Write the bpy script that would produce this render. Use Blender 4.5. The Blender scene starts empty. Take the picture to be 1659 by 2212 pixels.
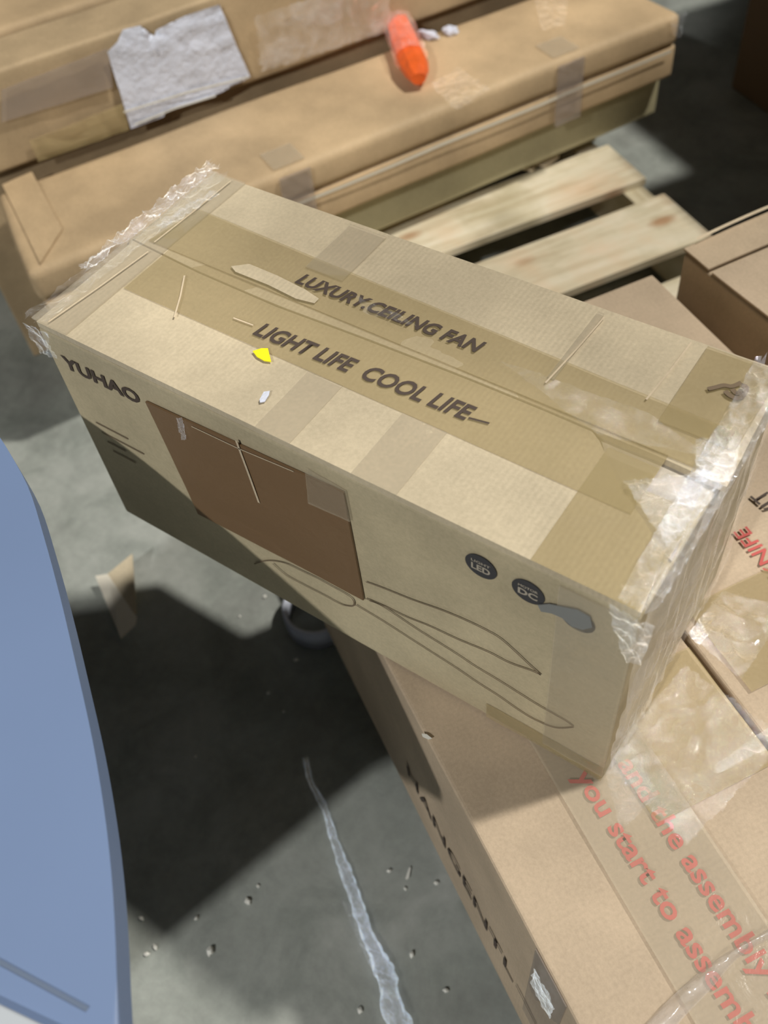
import bpy, bmesh, math, random
from mathutils import Vector, Matrix, noise

C = bpy.context.scene.collection
random.seed(7)

# ------------------------------------------------------------------ camera, world, lights
S = 0.62                      # length of the big carton (m); layout below is in carton lengths
ZB = 0.73 * S                 # height of its underside above the floor
W, H = 0.4303, 0.4827         # its depth and height / length
FPX = 2079.1
CAMP = Vector((1.14514, -0.57866, 1.42398))
CM = Matrix(((0.8230274, -0.40469591, 0.39855629),
             (0.56139029, 0.68632166, -0.46238893),
             (-0.08641091, 0.60430439, 0.79205389)))


def V(x, y, z):
    return Vector((S * x, S * y, ZB + S * z))


def _ray(px, py):
    return CM @ Vector(((px - 829.5) / FPX, -(py - 1106) / FPX, -1))


def U(px, py, z, lift=0.0):
    """point of the horizontal plane z seen at a pixel (metres)"""
    d = _ray(px, py)
    t = (z - CAMP.z) / d.z
    p = CAMP + d * t
    return V(*p) + Vector((0, 0, lift))


def UF(px, py, out=0.0, n=Vector((0, -1, 0)), c=0.0):
    """point of the vertical plane n.p = c seen at a pixel (metres), pushed out by out metres"""
    d = _ray(px, py)
    t = (c - CAMP.dot(n)) / d.dot(n)
    return V(*(CAMP + d * t)) + n * out


cam_d = bpy.data.cameras.new('camera')
cam = bpy.data.objects.new('camera', cam_d)
C.objects.link(cam)
cam.matrix_world = Matrix.Translation(V(*CAMP)) @ CM.to_4x4()
cam_d.sensor_fit = 'HORIZONTAL'
cam_d.sensor_width = 36
cam_d.lens = FPX / 1659 * 36
cam_d.clip_start = 0.02
cam_d.dof.use_dof = True
cam_d.dof.focus_distance = 0.86
cam_d.dof.aperture_fstop = 6.3
bpy.context.scene.camera = cam

sc = bpy.context.scene
sc.view_settings.view_transform = 'Standard'
sc.view_settings.look = 'None'
sc.view_settings.gamma = 1
sc.view_settings.exposure = 0.0
try:
    sc.view_settings.use_curve_mapping = False
except Exception:
    pass

world = bpy.data.worlds.new('World')
sc.world = world
world.use_nodes = True
bg = world.node_tree.nodes['Background']
bg.inputs[0].default_value = (1.0, 0.86, 0.62, 1)
bg.inputs[1].default_value = 0.012


def area(name, target, az, el, dist, size, power, col):
    ld = bpy.data.lights.new(name, 'AREA')
    ld.shape = 'DISK'
    ld.size = size
    ld.energy = power
    ld.color = col
    o = bpy.data.objects.new(name, ld)
    a, b = math.radians(az), math.radians(el)
    d = Vector((math.cos(a) * math.cos(b), math.sin(a) * math.cos(b), math.sin(b)))
    o.location = target + d * dist
    o.rotation_euler = (-d).to_track_quat('-Z', 'Y').to_euler()
    C.objects.link(o)
    return o


TG = V(0.7, 0.2, 0.2)
area('warehouse_lamp_back', TG, 46.6, 61, 6.0, 0.28, 345, (1.0, 0.95, 0.86))
area('warehouse_lamp_front', TG, 272, 39, 5.0, 0.12, 128, (1.0, 0.98, 0.93))
# added unseen lamps, far off: hardly any light, put in for glints on the wrap
for k_, (az_, el_) in enumerate(((15, 62), (80, 66), (110, 50), (140, 62), (60, 78), (200, 70), (330, 60))):
    area('glint_lamp', TG, az_, el_, 9.0, 0.25, 2.5, (0.9, 0.95, 1.0))

# ------------------------------------------------------------------ materials


def newmat(name):
    m = bpy.data.materials.new(name)
    m.use_nodes = True
    nt = m.node_tree
    return m, nt, nt.nodes['Principled BSDF'], nt.nodes['Material Output']


def ramp(nt, src, stops):
    r = nt.nodes.new('ShaderNodeValToRGB')
    els = r.color_ramp.elements
    els[0].position, els[0].color = stops[0][0], (*stops[0][1], 1)
    els[1].position, els[1].color = stops[-1][0], (*stops[-1][1], 1)
    for p, c in stops[1:-1]:
        e = els.new(p)
        e.color = (*c, 1)
    nt.links.new(src, r.inputs[0])
    return r.outputs[0]


def coords(nt, scale=(1, 1, 1), rotz=0):
    tc = nt.nodes.new('ShaderNodeTexCoord')
    mp = nt.nodes.new('ShaderNodeMapping')
    mp.inputs['Scale'].default_value = scale
    mp.inputs['Rotation'].default_value = (0, 0, rotz)
    nt.links.new(tc.outputs['Object'], mp.inputs['Vector'])
    return mp.outputs[0]


def tex_noise(nt, vec, scale, detail=4, rough=0.55, dist=0):
    n = nt.nodes.new('ShaderNodeTexNoise')
    n.inputs['Scale'].default_value = scale
    n.inputs['Detail'].default_value = detail
    n.inputs['Roughness'].default_value = rough
    n.inputs['Distortion'].default_value = dist
    nt.links.new(vec, n.inputs['Vector'])
    return n.outputs['Fac']


def mixc(nt, fac, a, b, mode='MIX'):
    m = nt.nodes.new('ShaderNodeMix')
    m.data_type = 'RGBA'
    m.blend_type = mode
    if hasattr(fac, 'links') or hasattr(fac, 'is_linked'):
        nt.links.new(fac, m.inputs[0])
    else:
        m.inputs[0].default_value = fac
    for s, v in ((m.inputs[6], a), (m.inputs[7], b)):
        if isinstance(v, tuple):
            s.default_value = (*v, 1)
        else:
            nt.links.new(v, s)
    return m.outputs[2]


def bump(nt, bsdf, src, strength, dist=0.002):
    b = nt.nodes.new('ShaderNodeBump')
    b.inputs['Strength'].default_value = strength
    b.inputs['Distance'].default_value = dist
    nt.links.new(src, b.inputs['Height'])
    nt.links.new(b.outputs[0], bsdf.inputs['Normal'])


def kraft(name, base, flute=0.0, rotz=0.0, rough=0.62, mottle=0.16):
    m, nt, b, out = newmat(name)
    v = coords(nt, (1, 1, 1), rotz)
    n1 = tex_noise(nt, v, 5, 4)
    n2 = tex_noise(nt, v, 260, 3, 0.7)
    lo = tuple(c * (1 - mottle) for c in base)
    hi = tuple(min(1, c * (1 + mottle)) for c in base)
    col = ramp(nt, n1, [(0.35, lo), (0.65, hi)])
    fib = ramp(nt, n2, [(0.3, (0.90, 0.90, 0.89)), (0.7, (1.06, 1.06, 1.06))])
    col = mixc(nt, 1.0, col, fib, 'MULTIPLY')
    if flute > 0:
        w = nt.nodes.new('ShaderNodeTexWave')
        w.bands_direction = 'X'
        w.inputs['Scale'].default_value = 62
        w.inputs['Distortion'].default_value = 0.35
        w.inputs['Detail'].default_value = 1
        nt.links.new(v, w.inputs['Vector'])
        fl = ramp(nt, w.outputs['Fac'], [(0.0, (1 - flute,) * 3), (1.0, (1.0,) * 3)])
        msk = ramp(nt, tex_noise(nt, v, 3.0, 2), [(0.42, (0, 0, 0)), (0.62, (1, 1, 1))])
        col = mixc(nt, 1.0, col, mixc(nt, msk, (1.0, 1.0, 1.0), fl), 'MULTIPLY')
    nt.links.new(col, b.inputs['Base Color'])
    b.inputs['Roughness'].default_value = rough
    b.inputs['Specular IOR Level'].default_value = 0.25
    h = tex_noise(nt, v, 22, 5)
    bump(nt, b, h, 0.25, 0.003)
    return m


def plain(name, col, rough=0.5, metal=0.0, alpha=1.0, spec=0.5, var=0.0, vs=20, bumps=0):
    m, nt, b, out = newmat(name)
    b.inputs['Roughness'].default_value = rough
    b.inputs['Metallic'].default_value = metal
    b.inputs['Alpha'].default_value = alpha
    b.inputs['Specular IOR Level'].default_value = spec
    v = coords(nt)
    n = tex_noise(nt, v, vs, 4)
    c = ramp(nt, n, [(0.3, tuple(x * (1 - var) for x in col)), (0.7, tuple(min(1, x * (1 + var)) for x in col))])
    nt.links.new(c, b.inputs['Base Color'])
    if bumps:
        bump(nt, b, tex_noise(nt, v, vs * 1.7, 4), bumps, 0.004)
    return m


def film_mat(name, milk=0.12, tint=(0.86, 0.88, 0.92), gloss=0.22, rough=0.10, bumps=0.6, scale=28):
    """clear stretch wrap: mostly see-through, a little milky, glossy on its wrinkles"""
    m, nt, b, out = newmat(name)
    nt.nodes.remove(b)
    v = coords(nt)
    nz = tex_noise(nt, v, scale, 6, 0.6, 1.2)
    bp = nt.nodes.new('ShaderNodeBump')
    bp.inputs['Strength'].default_value = bumps
    bp.inputs['Distance'].default_value = 0.006
    nt.links.new(nz, bp.inputs['Height'])
    tr = nt.nodes.new('ShaderNodeBsdfTransparent')
    tr.inputs[0].default_value = (0.97, 0.97, 0.97, 1)
    df = nt.nodes.new('ShaderNodeBsdfDiffuse')
    df.inputs[0].default_value = (*tint, 1)
    gl = nt.nodes.new('ShaderNodeBsdfAnisotropic')
    gl.inputs['Color'].default_value = (1, 1, 1, 1)
    gl.inputs['Roughness'].default_value = rough
    nt.links.new(bp.outputs[0], gl.inputs['Normal'])
    nt.links.new(bp.outputs[0], df.inputs['Normal'])
    fac = nt.nodes.new('ShaderNodeMapRange')
    fac.inputs[1].default_value = 0.4
    fac.inputs[2].default_value = 0.7
    fac.inputs[3].default_value = milk * 0.4
    fac.inputs[4].default_value = milk * 1.8
    nt.links.new(nz, fac.inputs[0])
    m1 = nt.nodes.new('ShaderNodeMixShader')
    nt.links.new(fac.outputs[0], m1.inputs[0])
    nt.links.new(tr.outputs[0], m1.inputs[1])
    nt.links.new(df.outputs[0], m1.inputs[2])
    fr = nt.nodes.new('ShaderNodeLayerWeight')
    fr.inputs[0].default_value = 0.25
    nt.links.new(bp.outputs[0], fr.inputs['Normal'])
    ad = nt.nodes.new('ShaderNodeMapRange')
    ad.inputs[3].default_value = gloss * 0.4
    ad.inputs[4].default_value = min(1, gloss * 2.5)
    nt.links.new(fr.outputs['Fresnel'], ad.inputs[0])
    sc_ = nt.nodes.new('ShaderNodeVectorMath')
    sc_.operation = 'SCALE'
    sc_.inputs[0].default_value = (0.93, 1.0, 1.13)
    nt.links.new(ad.outputs[0], sc_.inputs['Scale'])
    nt.links.new(sc_.outputs[0], gl.inputs['Color'])
    m2 = nt.nodes.new('ShaderNodeAddShader')
    nt.links.new(m1.outputs[0], m2.inputs[0])
    nt.links.new(gl.outputs[0], m2.inputs[1])
    nt.links.new(m2.outputs[0], out.inputs[0])
    return m


def tape_mat(name, col, cover, rough=0.22):
    m, nt, b, out = newmat(name)
    b.inputs['Base Color'].default_value = (*col, 1)
    b.inputs['Roughness'].default_value = rough
    b.inputs['Alpha'].default_value = cover
    v = coords(nt)
    bump(nt, b, tex_noise(nt, v, 35, 5, 0.6, 0.8), 0.25, 0.003)
    return m


def concrete():
    m, nt, b, out = newmat('concrete')
    v = coords(nt)
    n1 = tex_noise(nt, v, 3.2, 6, 0.6)
    n2 = tex_noise(nt, v, 60, 4, 0.7)
    n3 = tex_noise(nt, v, 9, 5, 0.65, 0.6)
    col = ramp(nt, n1, [(0.3, (0.24, 0.25, 0.235)), (0.5, (0.335, 0.36, 0.335)), (0.72, (0.43, 0.45, 0.425))])
    col = mixc(nt, 1.0, col, ramp(nt, n2, [(0.25, (0.86, 0.86, 0.86)), (0.7, (1.05, 1.05, 1.05))]), 'MULTIPLY')
    col = mixc(nt, 1.0, col, ramp(nt, n3, [(0.3, (0.72, 0.74, 0.73)), (0.55, (1.0, 1.0, 1.0))]), 'MULTIPLY')
    nt.links.new(col, b.inputs['Base Color'])
    b.inputs['Roughness'].default_value = 0.7
    bump(nt, b, n3, 0.15, 0.004)
    return m


def wood(name, rot):
    m, nt, b, out = newmat(name)
    v = coords(nt, (1, 1, 1), rot)
    mp = nt.nodes.new('ShaderNodeMapping')
    mp.inputs['Scale'].default_value = (2.2, 26, 8)
    nt.links.new(v, mp.inputs['Vector'])
    n1 = tex_noise(nt, mp.outputs[0], 2.0, 5, 0.6, 0.6)
    n2 = tex_noise(nt, v, 6, 4, 0.6)
    col = ramp(nt, n1, [(0.3, (0.52, 0.44, 0.30)), (0.5, (0.68, 0.62, 0.47)), (0.7, (0.76, 0.71, 0.58))])
    col = mixc(nt, 1.0, col, ramp(nt, n2, [(0.35, (0.80, 0.78, 0.70)), (0.5, (1.0, 0.98, 0.95)), (0.72, (1.02, 0.86, 0.76))]), 'MULTIPLY')
    vo = nt.nodes.new('ShaderNodeTexVoronoi')
    mp2 = nt.nodes.new('ShaderNodeMapping')
    mp2.inputs['Scale'].default_value = (4.2, 9, 4)
    mp2.inputs['Location'].default_value = (0.4, 0.3, 0)
    nt.links.new(v, mp2.inputs['Vector'])
    nt.links.new(mp2.outputs[0], vo.inputs['Vector'])
    vo.inputs['Scale'].default_value = 1.0
    knot = ramp(nt, vo.outputs['Distance'], [(0.06, (0.55, 0.30, 0.16)), (0.16, (1, 1, 1))])
    col = mixc(nt, 0.8, col, knot, 'MULTIPLY')
    nt.links.new(col, b.inputs['Base Color'])
    b.inputs['Roughness'].default_value = 0.75
    bump(nt, b, n1, 0.3, 0.002)
    return m


E_ANG = math.radians(-31)
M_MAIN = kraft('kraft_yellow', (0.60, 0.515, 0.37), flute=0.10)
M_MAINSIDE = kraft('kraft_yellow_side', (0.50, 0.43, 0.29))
M_INNER = kraft('kraft_grey', (0.52, 0.47, 0.40))
M_PINK = kraft('kraft_pinkish', (0.51, 0.405, 0.295), flute=0.05, rotz=-E_ANG)
M_PINK2 = kraft('kraft_pinkish_plain', (0.50, 0.395, 0.28))
M_LONG = kraft('kraft_long', (0.52, 0.385, 0.235), mottle=0.2)
M_LONG2 = kraft('kraft_long_brown', (0.47, 0.355, 0.22), mottle=0.22)
M_GREEN = kraft('kraft_greenish', (0.42, 0.38, 0.24))
M_EDGE = kraft('kraft_cut_edge', (0.66, 0.55, 0.40))
M_PATCH = tape_mat('brown_patch', (0.205, 0.125, 0.065), 0.96, 0.4)
M_TAPE = tape_mat('yellow_tape', (0.52, 0.42, 0.22), 0.30)
M_TAPE2 = tape_mat('clear_tape', (0.62, 0.55, 0.42), 0.22, 0.16)
M_TAPEP = tape_mat('purplish_tape', (0.42, 0.36, 0.32), 0.32, 0.16)
M_FILM = film_mat('stretch_film', 0.05, gloss=0.20, rough=0.055, bumps=0.5, scale=70)
M_FILMD = film_mat('stretch_film_dense', 0.13, tint=(0.82, 0.85, 0.92), gloss=0.34, rough=0.05, bumps=0.6, scale=90)
M_FILMS = film_mat('stretch_film_smooth', 0.28, tint=(0.78, 0.72, 0.68), gloss=0.10, rough=0.2, bumps=0.35, scale=14)
M_INK = plain('black_ink', (0.085, 0.065, 0.055), 0.7, spec=0.2)
M_INKF = plain('faded_ink', (0.20, 0.15, 0.10), 0.7, spec=0.2)
M_RED = plain('red_ink', (0.56, 0.12, 0.11), 0.7, spec=0.2, var=0.1)
M_CIRC = plain('charcoal_ink', (0.05, 0.05, 0.055), 0.6, spec=0.2)
M_PALEINK = plain('pale_print', (0.40, 0.36, 0.30), 0.7, spec=0.2)
M_GREYTAPE = plain('grey_tape', (0.20, 0.21, 0.21), 0.5)
M_PAPER = plain('white_paper', (0.68, 0.72, 0.85), 0.6, var=0.08, vs=40, bumps=0.9)
M_YELLOW = plain('yellow_paper', (0.95, 0.88, 0.02), 0.5)
M_ORANGE = plain('orange_plastic', (0.85, 0.13, 0.02), 0.45, var=0.2, vs=30)
M_WHITEP = plain('white_plastic', (0.62, 0.66, 0.78), 0.4)
M_FOAM = plain('white_foam', (0.8, 0.8, 0.75), 0.7)
M_FOAMB = plain('pale_card', (0.72, 0.68, 0.58), 0.7)
M_CAB = plain('blue_grey_enamel', (0.165, 0.235, 0.40), 0.45, var=0.03, vs=4)
M_CABL = plain('pale_enamel', (0.46, 0.50, 0.55), 0.4)
M_CABD = plain('dark_gasket', (0.12, 0.16, 0.24), 0.6)
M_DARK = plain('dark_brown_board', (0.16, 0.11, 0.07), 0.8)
M_WOOD = wood('pine', -math.radians(59))
M_WOODS = wood('pine_stringer', -E_ANG)
M_CONC = concrete()
M_BARK = plain('core_card', (0.03, 0.025, 0.02), 0.9)

# ------------------------------------------------------------------ builders


def thing(name, label, cat, loc=(0, 0, 0), group=None):
    o = bpy.data.objects.new(name, None)
    o.empty_display_size = 0.05
    o.location = loc
    C.objects.link(o)
    o['label'] = label
    o['category'] = cat
    if group:
        o['group'] = group
    return o


def tag(o, label, cat, group=None):
    o['label'] = label
    o['category'] = cat
    if group:
        o['group'] = group
    return o


def finish(name, bm, mat, parent=None, smooth=False, label=None, origin=None):
    """link one mesh; vertices come in world metres"""
    bmesh.ops.recalc_face_normals(bm, faces=bm.faces)
    me = bpy.data.meshes.new(name)
    off = Vector((0, 0, 0))
    if parent is None and origin is not None:
        off = Vector(origin)
    elif parent is not None:
        off = world_loc(parent)
    for v in bm.verts:
        v.co -= off
    bm.to_mesh(me)
    bm.free()
    if smooth:
        for p in me.polygons:
            p.use_smooth = True
    me.materials.append(mat)
    o = bpy.data.objects.new(name, me)
    C.objects.link(o)
    if parent is not None:
        o.parent = parent
    elif origin is not None:
        o.location = origin
    if label:
        o['label'] = label
    return o


def world_loc(o):
    v = Vector((0, 0, 0))
    while o is not None:
        v += o.location
        o = o.parent
    return v


def bilin(q, u, v):
    return (q[0] * (1 - u) + q[1] * u) * (1 - v) + (q[3] * (1 - u) + q[2] * u) * v


def hexa(bot, top, bev=0.004, cuts=10, warp=0.0015, nscale=6, seed=0):
    """closed carton body from 4 bottom and 4 top points, edges rounded, faces gently uneven"""
    bm = bmesh.new()
    vs = [bm.verts.new(p) for p in bot] + [bm.verts.new(p) for p in top]
    for f in ((0, 3, 2, 1), (4, 5, 6, 7), (0, 1, 5, 4), (1, 2, 6, 5), (2, 3, 7, 6), (3, 0, 4, 7)):
        bm.faces.new([vs[i] for i in f])
    if bev > 0:
        bmesh.ops.bevel(bm, geom=list(bm.edges), offset=bev, segments=3, profile=0.6, affect='EDGES')
    long_e = [e for e in bm.edges if e.calc_length() > 0.05]
    if cuts:
        bmesh.ops.subdivide_edges(bm, edges=long_e, cuts=cuts, use_grid_fill=True)
    if warp:
        for v in bm.verts:
            p = v.co * nscale + Vector((seed * 3.7, seed, 0))
            v.co += noise.noise_vector(p) * warp
    return bm


def slab(quad, t, normal, nu=8, nv=8, wob=0.0, ns=20, seed=0):
    """thin sheet lying on a face: quad of 4 corners, raised along normal"""
    bm = bmesh.new()
    n = Vector(normal).normalized()
    g = [[None] * (nv + 1) for _ in range(nu + 1)]
    for i in range(nu + 1):
        for j in range(nv + 1):
            p = bilin(quad, i / nu, j / nv)
            w = 0
            if wob:
                w = abs(noise.noise(p * ns + Vector((seed, 0, seed)))) * wob
            g[i][j] = bm.verts.new(p + n * (t + w))
    b = [[None] * (nv + 1) for _ in range(nu + 1)]
    fs = []
    for i in range(nu):
        for j in range(nv):
            fs.append(bm.faces.new((g[i][j], g[i + 1][j], g[i + 1][j + 1], g[i][j + 1])))
    r = bmesh.ops.extrude_face_region(bm, geom=fs)
    # lower copy lies on the face
    vv = [e for e in r['geom'] if isinstance(e, bmesh.types.BMVert)]
    for v in vv:
        v.co -= n * t * 0.8
    return bm


def sheet(quad, normal, nu, nv, amp, ns=25, seed=0, stretch=None, edge=True):
    """single crumpled film skin"""
    bm = bmesh.new()
    n = Vector(normal).normalized()
    g = []
    for i in range(nu + 1):
        row = []
        for j in range(nv + 1):
            u, v = i / nu, j / nv
            if edge and (i in (0, nu) or j in (0, nv)):
                u += noise.noise(Vector((i * 1.3, j * 1.3, seed))) * 0.05
                v += noise.noise(Vector((i * 1.1, j * 1.7, seed + 9))) * 0.05
            p = bilin(quad, u, v)
            q = p * ns
            if stretch is not None:
                q = Vector((u * stretch[0], v * stretch[1], seed * 1.0))
            h = (1 - min(1, abs(noise.noise(q + Vector((seed, seed, 0)))) * 2.2)) ** 2
            h2 = (1 - min(1, abs(noise.noise(q * 2.7 + Vector((seed, 5, 0)))) * 2.2)) ** 2
            row.append(bm.verts.new(p + n * (amp * (0.65 * h + 0.35 * h2) + amp * 0.4)))
        g.append(row)
    for i in range(nu):
        for j in range(nv):
            bm.faces.new((g[i][j], g[i + 1][j], g[i + 1][j + 1], g[i][j + 1]))
    return bm


def poly_slab(pts, t, down=(0, 0, -1)):
    """prism: outline pts (top side), thickness t towards down"""
    bm = bmesh.new()
    top = [bm.verts.new(p) for p in pts]
    d = Vector(down).normalized() * t
    bot = [bm.verts.new(Vector(p) + d) for p in pts]
    bm.faces.new(top)
    bm.faces.new(list(reversed(bot)))
    k = len(pts)
    for i in range(k):
        bm.faces.new((top[i], bot[i], bot[(i + 1) % k], top[(i + 1) % k]))
    return bm


def ribbon(pts, width, normal, t=0.0003):
    """printed line of a given width lying on a plane"""
    bm = bmesh.new()
    n = Vector(normal).normalized()
    a, b = [], []
    for i, p in enumerate(pts):
        d = (pts[min(i + 1, len(pts) - 1)] - pts[max(i - 1, 0)]).normalized()
        s = n.cross(d).normalized() * width / 2
        a.append(bm.verts.new(p + s + n * t))
        b.append(bm.verts.new(p - s + n * t))
    for i in range(len(pts) - 1):
        bm.faces.new((a[i], a[i + 1], b[i + 1], b[i]))
    return bm


def smooth_line(pts, k=5):
    out = []
    m = len(pts)
    for i in range(m - 1):
        p0, p1, p2, p3 = pts[max(i - 1, 0)], pts[i], pts[i + 1], pts[min(i + 2, m - 1)]
        for s in range(k):
            t = s / k
            out.append(0.5 * ((2 * p1) + (p2 - p0) * t + (2 * p0 - 5 * p1 + 4 * p2 - p3) * t * t + (3 * p1 - p0 - 3 * p2 + p3) * t ** 3))
    out.append(pts[-1])
    return out


def text_mesh(name, body, p0, p1, height, normal, mat, parent, shear=0.0, bold=0.02, lift=0.0004, label=None, space=1.0):
    """lettering from p0 to p1 along its baseline, cap height given, flat on the face with that normal"""
    cu = bpy.data.curves.new(name, 'FONT')
    cu.body = body
    cu.shear = shear
    cu.offset = bold
    cu.space_character = space
    cu.resolution_u = 3
    to = bpy.data.objects.new(name + '_tmp', cu)
    C.objects.link(to)
    bpy.context.view_layer.update()
    dg = bpy.context.evaluated_depsgraph_get()
    me = bpy.data.meshes.new_from_object(to.evaluated_get(dg))
    bpy.data.objects.remove(to)
    bpy.data.curves.remove(cu)
    xs = [v.co.x for v in me.vertices]
    x0, x1 = min(xs), max(xs)
    cap = 0.729
    n = Vector(normal).normalized()
    dx = (p1 - p0)
    L_ = dx.length
    ux = dx.normalized()
    uy = n.cross(ux).normalized()
    off = world_loc(parent)
    for v in me.vertices:
        x = (v.co.x - x0) / (x1 - x0) * L_
        y = v.co.y / cap * height
        v.co = p0 + ux * x + uy * y + n * lift - off
    me.name = name
    me.materials.clear()
    me.materials.append(mat)
    o = bpy.data.objects.new(name, me)
    C.objects.link(o)
    o.parent = parent
    if label:
        o['label'] = label
    return o


def disc(center, normal, r, t=0.0004, seg=40, up=(0, 0, 1)):
    bm = bmesh.new()
    n = Vector(normal).normalized()
    a = n.cross(Vector(up)).normalized()
    b = n.cross(a).normalized()
    vs = [bm.verts.new(center + n * t + a * math.cos(2 * math.pi * i / seg) * r + b * math.sin(2 * math.pi * i / seg) * r) for i in range(seg)]
    bm.faces.new(vs)
    return bm


def blob(center, size, seed=0, sub=2, rough=0.35, rot=None):
    bm = bmesh.new()
    bmesh.ops.create_icosphere(bm, subdivisions=sub, radius=1)
    for v in bm.verts:
        k = 1 + noise.noise(v.co * 1.9 + Vector((seed * 2.1, 0, seed))) * rough
        q = Vector((v.co.x * size[0], v.co.y * size[1], v.co.z * size[2])) * k
        if rot is not None:
            q = rot @ q
        v.co = q + center
    return bm


e2 = Vector((math.cos(E_ANG), math.sin(E_ANG), 0))
n2 = Vector((-e2.y, e2.x, 0))


def EN(a, p, z):
    """point at a along / p across the pallet grid, z, in carton lengths"""
    q = e2 * a + n2 * p
    return V(q.x, q.y, z)


UP = Vector((0, 0, 1))

# ------------------------------------------------------------------ floor
bm = bmesh.new()
bmesh.ops.create_grid(bm, x_segments=2, y_segments=2, size=6)
fl = finish('floor', bm, M_CONC)
fl['kind'] = 'structure'

# added unseen beam on a post behind the camera, shades the dark background
bm = bmesh.new()
for (x0, x1, y0, y1, z0, z1) in ((0.45, 5.0, -2.1, -1.9, 2.27, 3.3), (4.6, 4.9, -2.1, -1.9, -0.73, 2.27)):
    b8 = [V(x0, y0, z0), V(x1, y0, z0), V(x1, y1, z0), V(x0, y1, z0)]
    t8 = [V(x0, y0, z1), V(x1, y0, z1), V(x1, y1, z1), V(x0, y1, z1)]
    vs = [bm.verts.new(p) for p in b8 + t8]
    for f in ((0, 3, 2, 1), (4, 5, 6, 7), (0, 1, 5, 4), (1, 2, 6, 5), (2, 3, 7, 6), (3, 0, 4, 7)):
        bm.faces.new([vs[i] for i in f])
bmo = finish('shade_beam', bm, M_CABL)
bmo['kind'] = 'structure'

# ------------------------------------------------------------------ pallet
Z_DECK = -0.50
pal = thing('wooden_pallet', 'pale pine pallet with gapped deck boards under the cartons', 'pallet', EN(-0.9, 1.1, -0.73))
P0, P1 = 0.36, 1.905
boards = []
for k, (a0, a1) in enumerate(((-1.205, -0.975), (-0.875, -0.62), (-1.80, -1.60), (-1.50, -1.28), (-0.51, -0.27), (-0.17, 0.04))):
    zt = Z_DECK
    th = 0.018 / S
    bmx = hexa([EN(a0, P0, zt - th), EN(a1, P0, zt - th), EN(a1, P1, zt - th), EN(a0, P1, zt - th)],
               [EN(a0, P0, zt), EN(a1, P0, zt), EN(a1, P1, zt), EN(a0, P1, zt)], 0.002, 8, 0.0012, 5, k)
    bd_ = finish('deck_board', bmx, M_WOOD, pal)
    boards.append(bd_)
for p in (P0 + 0.01, 1.10, P1 - 0.085):
    zt = Z_DECK - 0.018 / S
    zb = -0.73 + 0.020 / S
    bmx = hexa([EN(-1.80, p, zb), EN(0.04, p, zb), EN(0.04, p + 0.075, zb), EN(-1.80, p + 0.075, zb)],
               [EN(-1.80, p, zt), EN(0.04, p, zt), EN(0.04, p + 0.075, zt), EN(-1.80, p + 0.075, zt)], 0.002, 8, 0.001, 5, p)
    finish('stringer', bmx, M_WOODS, pal)
for k, a0 in enumerate((-1.80, -1.0, -0.14)):
    zb = -0.73
    zt = -0.73 + 0.020 / S
    bmx = hexa([EN(a0, P0, zb), EN(a0 + .18, P0, zb), EN(a0 + .18, P1, zb), EN(a0, P1, zb)],
               [EN(a0, P0, zt), EN(a0 + .18, P0, zt), EN(a0 + .18, P1, zt), EN(a0, P1, zt)], 0.002, 6, 0.001, 5, k)
    finish('bottom_board', bmx, M_WOOD, pal)
# nails on the two boards in view
for px, py in ((1330, 340), (1367, 368), (1452, 452), (1488, 483), (1136, 462)):
    finish('nail', disc(U(px, py, Z_DECK), UP, 0.0026, 0.0022), M_BARK, boards[0] if py < 400 else boards[1])

# ------------------------------------------------------------------ the two lettered cartons on the pallet
A_END = 1.75


def lower_carton(p0, p1, a0, name, label, lean=0.0, seed=0):
    root = thing(name, label, 'cardboard box', EN((a0 + A_END) / 2, (p0 + p1) / 2, Z_DECK))
    z0, z1 = Z_DECK, -0.004
    bm = hexa([EN(a0, p0 - lean, z0), EN(A_END, p0 - lean, z0), EN(A_END, p1, z0), EN(a0, p1, z0)],
              [EN(a0, p0, z1), EN(A_END, p0, z1), EN(A_END, p1, z1), EN(a0, p1, z1)], 0.004, 14, 0.0005, 5, seed)
    finish('carton_body', bm, M_PINK, root)
    return root


nL = -n2          # outward normal of the left faces
bA = lower_carton(0.309, 0.765, 0.02, 'cardboard_box', 'pinkish kraft box with red assembly lettering, under the big fan box corner', 0.012, 1)
bB = lower_carton(0.775, 1.245, -0.085, 'cardboard_box', 'pinkish kraft box at right edge beside the assembly box, red KNIFE lettering', 0, 2)
ZT = 0.0


def row(body, a, b, height_px, parent, name='red_lettering', mat=None, **k):
    p0, p1 = U(*a, ZT), U(*b, ZT)
    return text_mesh(name, body, p0, p1, height_px, UP, mat or M_RED, parent, lift=0.0009, **k)


row('and the assembly in', (1333, 1650), (1690, 2196), 0.0195, bA, label='red print, upper line', bold=0.02, name='upper_lettering')
row('you start to assembl', (1238, 1676), (1616, 2262), 0.0195, bA, label='red print, lower line', bold=0.02, name='lower_lettering')
row('KNIFE', (1694, 1236), (1612, 1138), 0.0185, bB, label='red print KNIFE', bold=0.012, name='red_lettering')
row('VIT', (1700, 1100), (1648, 1056), 0.022, bB, mat=M_INK, label='black print', bold=0.01, name='black_lettering')
# black print along the left face
c_face = 0.309
q0 = UF(812, 1560, 0.002, nL, -c_face)
q1 = UF(1004, 1925, 0.002, nL, -c_face)
zt_ = -0.36
q0 = EN(0.575, c_face - 0.0085, zt_)
q1 = EN(0.985, c_face - 0.0085, zt_)
text_mesh('side_lettering', 'HANGENTL', q0, q1, 0.034, nL, M_INK, bA, lift=0.0012, bold=0.01)
finish('printed_dash', ribbon([EN(0.995, c_face - 0.009, zt_ + 0.03), EN(1.06, c_face - 0.009, zt_ + 0.03)], 0.004, nL, 0.0012), M_INK, bA)
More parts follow.
